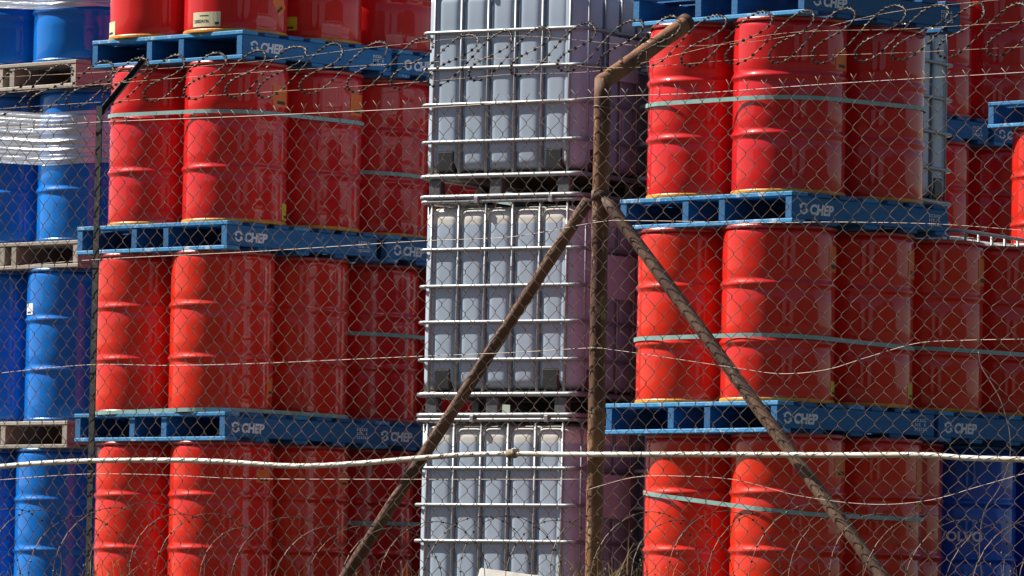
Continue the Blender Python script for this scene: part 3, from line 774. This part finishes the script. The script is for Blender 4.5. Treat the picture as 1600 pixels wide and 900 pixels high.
# ------------------------------------------------------------------ the fence
def frow(x): return 190.0 + (x - 170) * (113 - 190) / 1430.0     # picture row of the mesh top
pL = fp(-60, frow(-60)); pR = fp(1660, frow(1660)); tL, tR = ft(pL), ft(pR)
def ztop(t): return pL.z + (pR.z - pL.z) * (t - tL) / (tR - tL)
r6 = random.Random(21)
PHS = [r6.uniform(0, 6.28) for _ in range(12)]
def wob(t, z):
    o = 0.010 * math.sin(t * 1.7 + PHS[0]) * math.sin(z * 1.9 + PHS[1]) + 0.005 * math.sin(t * 4.3 + z * 2.1 + PHS[2]) + 0.002 * math.sin(t * 13 + z * 9 + PHS[3])
    dt = 0.006 * math.sin(t * 2.3 + z * 3.1 + PHS[4]) + 0.003 * math.sin(t * 7.1 - z * 6.3 + PHS[5])
    dz = 0.006 * math.sin(t * 3.1 + PHS[6]) * math.sin(z * 2.7 + PHS[7]) + 0.003 * math.sin(t * 9.7 + z * 5.0 + PHS[8])
    return o, dt, dz
def fpt(t, z, off):
    o, dt, dz = wob(t, z); return FP0 + FD * (t + dt) + FN * (off + o) + Vector((0, 0, z + dz))
fence = empty('chain_link_fence', FP0 + FD * tL + Vector((0, 0, FBASE)))
tag(fence, 'rusty chain link fence across the whole picture in front of the stacks', 'fence')
FO = fence.location.copy()
RW = 0.00122; HH = 0.0765
cols = [tL]; 
while cols[-1] < tR:
    k = (cols[-1] - tL) / (tR - tL); cols.append(cols[-1] + 0.5 * (0.0655 + 0.0155 * k))
rows_n = int((2.0) / (HH / 2))
for k in range(len(cols) - 1):
    c0, c1 = cols[k], cols[k + 1]; P = []
    for m in range(rows_n):
        left = (m + k) % 2 == 0
        c = c0 - 0.0018 if left else c1 + 0.0018
        z = ztop(c) - m * HH / 2 - 0.006
        if z < FBASE - 0.02: break
        s = 1 if left else -1                                   # inward direction
        jt = r6.uniform(-0.0012, 0.0012); jz = r6.uniform(-0.0015, 0.0015)
        if m == 0:
            P.append(fpt(c - s * 0.013 + jt * 4, z + 0.030 + jz * 3, -0.002)); 
        # into the knuckle on one face of the mesh, out of it on the other
        ina = 0.0026 if left else -0.0026
        P.append(fpt(c + s * 0.004 + jt, z + 0.0065 + jz, ina)); P.append(fpt(c + jt, z + jz, 0.0)); P.append(fpt(c + s * 0.004 + jt, z - 0.0065 + jz, -ina))
    b = MB(); b.tube([p - FO for p in P], RW, 5); b.build('mesh_wire', M_MESH, fence, True)
def line_wire(name, pts, r, mat, off, parent, n=10, sides=5):
    P = cat_rom([fp(x, y, off) for x, y in pts], n); b = MB(); b.tube([p - FO for p in P], r, sides); return b.build(name, mat, parent, True)
line_wire('tension_wire', [(-60, frow(-60)), (80, frow(80) + 1), (160, frow(160)), (400, 181), (655, 169), (935, 152), (1100, 145), (1300, 131), (1600, 113), (1660, 110)], 0.0015, M_LINE, 0.004, fence)
line_wire('line_wire', [(-60, 424), (0, 418), (160, 405), (400, 393), (650, 377), (800, 370), (935, 347), (1000, 345), (1200, 348), (1300, 347), (1460, 350), (1600, 360), (1660, 364)], 0.0014, M_LINE, 0.007, fence)
line_wire('line_wire', [(-60, 590), (0, 583), (140, 570), (260, 571), (400, 568), (650, 557), (800, 551), (920, 544), (960, 547), (1050, 560), (1150, 575), (1220, 584), (1290, 578), (1350, 560), (1430, 537), (1500, 532), (1600, 530), (1660, 529)], 0.0014, M_LINE, 0.007, fence)
line_wire('line_wire', [(-60, 758), (0, 750), (130, 741), (250, 742), (390, 748), (650, 749), (920, 749)], 0.0013, M_LINE, 0.007, fence)
line_wire('line_wire', [(915, 766), (990, 746), (1060, 744), (1150, 750), (1250, 775), (1360, 788), (1450, 782), (1530, 760), (1600, 740), (1660, 722)], 0.0013, M_LINE, 0.007, fence)
line_wire('loose_wire', [(1529, 550), (1533, 572), (1545, 592), (1562, 622), (1572, 652), (1578, 680), (1577, 722), (1560, 765), (1540, 795), (1532, 830), (1531, 870), (1538, 915)], 0.0018, M_LINE, 0.012, fence)
line_wire('loose_wire', [(1010, 80), (1012, 110), (1016, 130), (1013, 160), (1016, 200)], 0.0012, M_BARBW, -0.01, fence)

# rusty straining post with its arm and two braces
PO = 0.062
pc = fp(933, 600, PO); pbase = Vector((pc.x, pc.y, FBASE - 0.05))
bend = fp(941, 128, PO); bend.x, bend.y = pc.x, pc.y
post = empty('fence_post', pbase); tag(post, 'rusty pipe fence post with bent top arm and two slanting braces', 'fence post')
def jit_pipe(P, r, n=14, amp=0.0012, seed=1):
    rr = random.Random(seed); pts = cat_rom(P, 14) if len(P) > 2 else [Vector(P[0]).lerp(Vector(P[1]), k / 30) for k in range(31)]
    return pts, [r + rr.uniform(-amp, amp) for _ in pts]
b = MB(); P, rr = jit_pipe([Vector((0, 0, 0)), bend - pbase + Vector((0, 0, 0.012))], 0.031); b.tube(P, rr, 18); b.build('upright', M_RUST, post, True)
tip = fp(1073, 36, PO + 0.40)
b = MB(); P, rr = jit_pipe([bend - pbase - (tip - bend).normalized() * 0.010, tip - pbase], 0.030, seed=2); b.tube(P, rr, 18); arm = b.build('arm', M_RUST, post, True)
b = MB(); dirn = (tip - bend).normalized(); b.tube([tip - pbase - dirn * 0.014, tip - pbase + dirn * 0.006], 0.036, 18); b.build('collar', M_RUST2, arm, True)
bl0, bl1 = fp(919, 314, PO - 0.004), fp(505, 955, PO)
b = MB(); P, rr = jit_pipe([bl0 - pbase, bl1 - pbase], 0.0225, seed=3); b.tube(P, rr, 16); b.build('brace', M_RUST2, post, True)
br0, br1 = fp(944, 309, PO - 0.004), fp(1420, 958, PO)
b = MB(); P, rr = jit_pipe([br0 - pbase, br1 - pbase], 0.0235, seed=4); b.tube(P, rr, 16); b.build('brace', M_RUST2, post, True)
b = MB(); zc = br0.z - pbase.z + 0.004
b.tube([(0, 0, zc - 0.012), (0, 0, zc + 0.022)], 0.0345, 18); b.build('collar', M_RUST2, post, True)
for (x, y) in ((934, 348), (930, 545), (937, 168)):
    b = MB(); c = fp(x, y, PO); z = c.z - pbase.z
    b.tube([(0.034 * math.cos(a * 0.3927), 0.034 * math.sin(a * 0.3927), z + 0.004 * math.sin(a * 0.8)) for a in range(17)], 0.0016, 5); b.build('tie_wire', M_LINE, post, True)

# black angle iron post at the left
lc = fp(146, 600, 0.03); lbase = Vector((lc.x, lc.y, FBASE - 0.05)); ltop = fp(153, 166, 0.03); ltop.x, ltop.y = lc.x, lc.y
lpost = empty('fence_post', lbase); tag(lpost, 'thin black angle iron fence post at the left with slanting arm', 'fence post')
def angle_bar(p0, p1, ax, ay, w, th):
    """L section swept from p0 to p1"""
    sec = [(0, 0), (w, 0), (w, th), (th, th), (th, w), (0, w)]
    V = []
    for p in (p0, p1):
        for u, v in sec: V.append(p + ax * (u - w * 0.35) + ay * (v - w * 0.35))
    Fc = [(i, (i + 1) % 6, 6 + (i + 1) % 6, 6 + i) for i in range(6)] + [(5, 4, 3, 0), (3, 2, 1, 0), (6, 9, 10, 11), (6, 7, 8, 9)]
    return V, Fc
V, Fc = angle_bar(Vector((0, 0, 0)), ltop - lbase, FD, FN, 0.029, 0.005)
link('upright', new_mesh('upright', V, Fc), M_BLACK, lpost)
ltip = fp(228, 90, 0.03 + 0.24)
ad = (ltip - ltop).normalized(); side = FD; upv = ad.cross(side).normalized()
V, Fc = angle_bar(ltop - lbase - Vector((0, 0, 0.03)), ltip - lbase, side, -upv, 0.020, 0.004)
link('arm', new_mesh('arm', V, Fc), M_BLACK, lpost)
b = MB(); b.tube([(0, 0, 0), (0, 0, 0.004)], 0.006, 8)
for f in (0.35, 0.72):
    p = ltop.lerp(ltip, f) - lbase; link('bolt', with_mat(b.mesh('bolt'), M_LINE), None, lpost, p - FN * 0.02, rot=(R(90), 0, 0))

# ------------------------------------------------------------------ barbed wire
def barb_geo(b, p, t, r7, size=1.0):
    t = t.normalized(); u = t.orthogonal().normalized(); a = r7.uniform(0, 6.28)
    q = Quaternion(t, a); u = q @ u; w = t.cross(u)
    r = 0.0048 * size; L = 0.0075 * size
    V = [p - t * L, p + t * L] + [p + u * r, p + w * r, p - u * r, p - w * r]
    b.add(V, [(0, 3, 2), (0, 4, 3), (0, 5, 4), (0, 2, 5), (1, 2, 3), (1, 3, 4), (1, 4, 5), (1, 5, 2)])
    for ang in (0.4, 2.2):
        d = (u * math.cos(ang) + w * math.sin(ang)) + t * r7.uniform(-0.4, 0.4); d.normalize(); e = d.orthogonal().normalized() * 0.0012 * size; f = d.cross(e)
        s = 0.0095 * size
        b.add([p - d * s, p + d * s, p + e, p + f, p - e, p - f], [(0, 3, 2), (0, 4, 3), (0, 5, 4), (0, 2, 5), (1, 2, 3), (1, 3, 4), (1, 4, 5), (1, 5, 2)])
def barbed(name, path, r, step, label, cat, group, seed, size=1.0):
    root = empty(name, path[0]); tag(root, label, cat, group); o = path[0].copy()
    b = MB(); b.tube([p - o for p in path], r, 5); b.build('wire', M_BARBW, root, True)
    r7 = random.Random(seed); bb = MB(); acc = 0.0; nxt = step * 0.5
    for p0, p1 in zip(path, path[1:]):
        L = (p1 - p0).length
        while acc + L > nxt and L > 1e-9:
            k = (nxt - acc) / L; barb_geo(bb, p0.lerp(p1, k) - o, p1 - p0, r7, size); nxt += step * r7.uniform(0.85, 1.15)
        acc += L
    tag(bb.build('barbs', M_BARB, root), kind='stuff')
    return root
# three straight strands along the arms
for i, (fr, pts) in enumerate([(0.12, [(-60, 152), (0, 146), (167, 131), (400, 113), (655, 98), (800, 92), (965, 106), (1200, 90), (1420, 82), (1660, 70)]),
                               (0.55, [(-60, 176), (0, 170), (182, 158), (400, 145), (655, 128), (800, 116), (955, 108), (1200, 55), (1420, 45), (1660, 30)]),
                               (0.85, [(-60, 127), (0, 121), (205, 110), (400, 96), (600, 72), (800, 56), (1020, 72), (1200, 62), (1400, 18), (1660, -10)])]):
    off = 0.03 + (0.30 * fr)
    P = cat_rom([fp(x, y, off) for x, y in pts], 12)
    barbed('barbed_wire', P, 0.0009, 0.085, ['lowest', 'middle', 'uppermost'][i] + ' thin straight barbed wire strand strung along the fence top', 'barbed wire', 'straight barbed wire strands', 31 + i, 0.55)
# the leaning coil along the top: centre line and loops follow the photograph's pitch
CL = [(-80, 150), (0, 145), (100, 136), (200, 126), (300, 120), (430, 112), (560, 105), (700, 95), (850, 78), (1000, 68), (1150, 60), (1300, 55), (1450, 50), (1600, 46), (1700, 42)]
def cl_at(x):
    for (a, ya), (b_, yb) in zip(CL, CL[1:]):
        if x <= b_: return ya + (yb - ya) * (x - a) / (b_ - a)
    return CL[-1][1]
r8 = random.Random(14); path = []; x = -120.0
while x < 1720:
    pitch = (60 + 12 * (x / 1600)) * r8.uniform(0.86, 1.14); sc = r8.uniform(0.92, 1.08)
    ux, uy = (46 + 6 * x / 1600) * sc * r8.uniform(0.9, 1.1), -(36 + 5 * x / 1600) * sc
    for k in range(26):
        a = 2 * math.pi * k / 26; xx = x + pitch * k / 26; yy = cl_at(xx)
        px = xx + ux * math.cos(a) + 5 * math.sin(2 * a); py = yy + uy * math.cos(a) + 9 * math.sin(2 * a)
        path.append(fp(px, py, 0.16 - 0.13 * math.sin(a)))
    x += pitch
# smooth the joints between turns
path = [path[0]] + [(path[i-1] + path[i] * 2 + path[i+1]) / 4 for i in range(1, len(path) - 1)] + [path[-1]]
barbed('barbed_wire_coil', path, 0.0016, 0.036, 'long rusted barbed wire coil with leaning loops along the fence top', 'barbed wire', None, 41, 1.45)
# the lower coil lying along the fence foot
path = []; t = tL - 0.3; r9 = random.Random(15); ZC = 1.805
def arc_row(x): return 800 + 14 * math.sin(x / 190.0) + x * 0.008
while t < tR + 0.3:
    pitch = 0.165 * r9.uniform(0.8, 1.25); rad = 0.262 * r9.uniform(0.92, 1.08); lean = r9.uniform(-0.03, 0.05); dzz = r9.uniform(-0.02, 0.02)
    for k in range(28):
        a = 2 * math.pi * k / 28; tt = t + pitch * k / 28
        base = FP0 + FD * (tt + lean * math.sin(a)) + FN * (-0.26)
        path.append(base + (FN + FD * 0.45) * (rad * 0.9 * math.cos(a)) + Vector((0, 0, ZC + dzz + 0.02 * math.sin(tt * 1.9) + rad * math.sin(a))))
    t += pitch
path = [path[0]] + [(path[i-1] + path[i] * 2 + path[i+1]) / 4 for i in range(1, len(path) - 1)] + [path[-1]]
barbed('barbed_wire_coil', path, 0.0014, 0.052, 'rusted barbed wire coil lying in the grass along the fence foot', 'barbed wire', None, 43, 0.95)

# ------------------------------------------------------------------ white pipe tied along the fence
PP = [(-60, 735), (0, 729), (60, 724), (140, 720), (250, 719), (340, 721), (460, 728), (560, 724), (640, 717), (720, 711), (800, 709), (900, 710), (1100, 710), (1300, 711), (1440, 711), (1520, 716), (1660, 719)]
P = cat_rom([fp(x, y, 0.0165) for x, y in PP], 12); o0 = P[0].copy()
pr = empty('water_pipe', o0); tag(pr, 'white plastic pipe running along the fence in gentle waves', 'pipe')
b = MB(); b.tube([p - o0 for p in P], 0.0098, 12); b.build('pipe', M_PVC, pr, True)
c0 = fp(800, 709, 0.0165) - o0
b = MB(); d = FD; b.tube([c0 - d * 0.022, c0 - d * 0.016, c0 + d * 0.016, c0 + d * 0.022], [0.013, 0.0165, 0.0165, 0.013], 12); cp = b.build('coupling', M_TAN, pr, True)
b = MB(); b.box((-0.014, -0.006, -0.006), (0.014, 0.006, 0.014), 0.003); link('clamp', b.mesh('clamp'), M_PVC, cp, c0 + Vector((0.012, -0.016, 0.006)))
for (x, y) in ((66, 724), (205, 719), (330, 721), (470, 728), (690, 713), (1003, 710), (1185, 710), (1420, 711)):
    c = fp(x, y, 0.0165) - o0
    b = MB(); b.tube([c + (FN * math.cos(a * 0.5236) + Vector((0, 0, math.sin(a * 0.5236)))) * 0.0112 + FD * 0.003 * math.sin(a * 0.26) for a in range(13)], 0.0011, 5); b.build('tie_wire', M_MESH, pr, True)

# white board leaning low against the fence
bw = fp(750, 887, -0.42); be = fp(862, 902, -0.42)
dv = (be - bw); L = 0.62; dvn = dv.normalized(); dn = Vector((0, 0, -1)) + FN * -0.25; dn = (dn - dvn * dn.dot(dvn)).normalized(); nn = dvn.cross(dn).normalized()
hgt = 0.16; V = []
for th in (0, 0.018):
    for (u, v) in ((0.006, 0), (L, 0), (L, hgt), (0, hgt), (0, 0.006)): V.append(dvn * u + dn * v + nn * th)
Fc = [(4, 3, 2, 1, 0), (5, 6, 7, 8, 9)] + [(i, (i + 1) % 5, 5 + (i + 1) % 5, 5 + i) for i in range(5)]
tag(link('board', new_mesh('board', V, Fc), M_BOARD, None, bw), 'corner of a white board standing in the grass below the tanks', 'board')

# ------------------------------------------------------------------ dry grass along the fence foot
def grass(name, label, mat, spots, seed):
    rg = random.Random(seed); V = []; Fc = []
    for (x, off, n, h, spread) in spots:
        n = int(n * 0.7); h *= 0.88
        c = fp(x, 905, off); c.z = ground_h(off) - 0.01
        for _ in range(n):
            p = c + FD * rg.gauss(0, spread) + FN * rg.gauss(0, spread * 0.6); hh = h * rg.uniform(0.35, 1.05)
            a = rg.uniform(0, 6.28); lean = rg.uniform(0.05, 0.55); dv = Vector((math.cos(a), math.sin(a), 0)); curl = rg.uniform(0, 0.9)
            w = Vector((-dv.y, dv.x, 0)) * rg.uniform(0.0009, 0.0022); b0 = len(V); segs = 5; q = p.copy(); dr = (Vector((0, 0, 1)) + dv * lean).normalized()
            for k in range(segs + 1):
                f = 1 - 0.8 * k / segs; V.append(tuple(q - w * f)); V.append(tuple(q + w * f)); q = q + dr * (hh / segs)
                dr = (dr + dv * curl * 0.35 + Vector((rg.uniform(-.12, .12), rg.uniform(-.12, .12), -0.12 * curl * k))).normalized()
            for k in range(segs): Fc.append((b0 + 2*k, b0 + 2*k + 1, b0 + 2*k + 3, b0 + 2*k + 2))
            if rg.random() < 0.18:                                     # seed head
                b1 = len(V); s = 0.0028
                V.extend([tuple(q + Vector(v) * s) for v in ((1, 0, 0), (0, 1, 0), (-1, 0, 0), (0, -1, 0), (0, 0, 2.2), (0, 0, -2))])
                Fc.extend([(b1, b1+1, b1+4), (b1+1, b1+2, b1+4), (b1+2, b1+3, b1+4), (b1+3, b1, b1+4), (b1+1, b1, b1+5), (b1+2, b1+1, b1+5), (b1+3, b1+2, b1+5), (b1, b1+3, b1+5)])
    tag(link(name, new_mesh(name, V, Fc), mat), label, 'grass', kind='stuff')
sp = [(185, -0.1, 90, 0.25, 0.10), (215, 0.1, 60, 0.23, 0.08), (85, -0.2, 30, 0.16, 0.12), (25, -0.2, 25, 0.15, 0.1), (330, -0.1, 40, 0.13, 0.15), (420, -0.1, 50, 0.15, 0.12), (490, -0.15, 40, 0.13, 0.1), (590, 0.1, 60, 0.22, 0.10),
      (630, 0.0, 70, 0.26, 0.09), (700, -0.1, 40, 0.13, 0.12), (850, 0.0, 40, 0.16, 0.1), (905, -0.1, 100, 0.32, 0.09), (935, -0.15, 90, 0.33, 0.07), (985, 0.0, 60, 0.22, 0.08), (1050, 0.0, 80, 0.25, 0.13), (1120, 0, 40, 0.17, 0.13),
      (1250, -0.1, 40, 0.13, 0.15), (1370, -0.1, 40, 0.16, 0.1), (1450, 0, 30, 0.16, 0.1), (1540, -0.1, 60, 0.24, 0.07), (1590, -0.1, 40, 0.16, 0.1)]
grass('dry_grass', 'dry straw coloured grass along the foot of the fence', M_DRY, sp, 51)
grass('green_grass', 'green grass blades low among the dry stalks', M_GREEN, [(8, 0.0, 60, 0.24, 0.03), (905, -0.05, 40, 0.22, 0.1), (975, 0.05, 30, 0.2, 0.05), (220, 0, 30, 0.12, 0.3), (600, 0, 40, 0.12, 0.4), (1300, 0, 50, 0.12, 0.5)], 52)
def carpet(seed=60):
    rg = random.Random(seed); V = []; Fc = []
    for _ in range(9000):
        t = rg.uniform(tL - 0.5, tR + 0.5); s = rg.uniform(-2.2, 1.6); p = FP0 + FD * t + FN * s; p.z = ground_h(s) - 0.005
        h = rg.uniform(0.03, 0.09); a = rg.uniform(0, 6.28); dv = Vector((math.cos(a), math.sin(a), 0)); w = Vector((-dv.y, dv.x, 0)) * 0.0018
        b0 = len(V); q = p + Vector((0, 0, h * 0.6)) + dv * h * 0.2; e = p + Vector((0, 0, h)) + dv * h * 0.6
        V.extend([tuple(p - w), tuple(p + w), tuple(q + w * .7), tuple(q - w * .7), tuple(e)]); Fc.extend([(b0, b0+1, b0+2, b0+3), (b0+3, b0+2, b0+4)])
    tag(link('verge_grass', new_mesh('verge_grass', V, Fc), M_DRY), 'short dry grass covering the bank under the fence', 'grass', kind='stuff')
carpet()
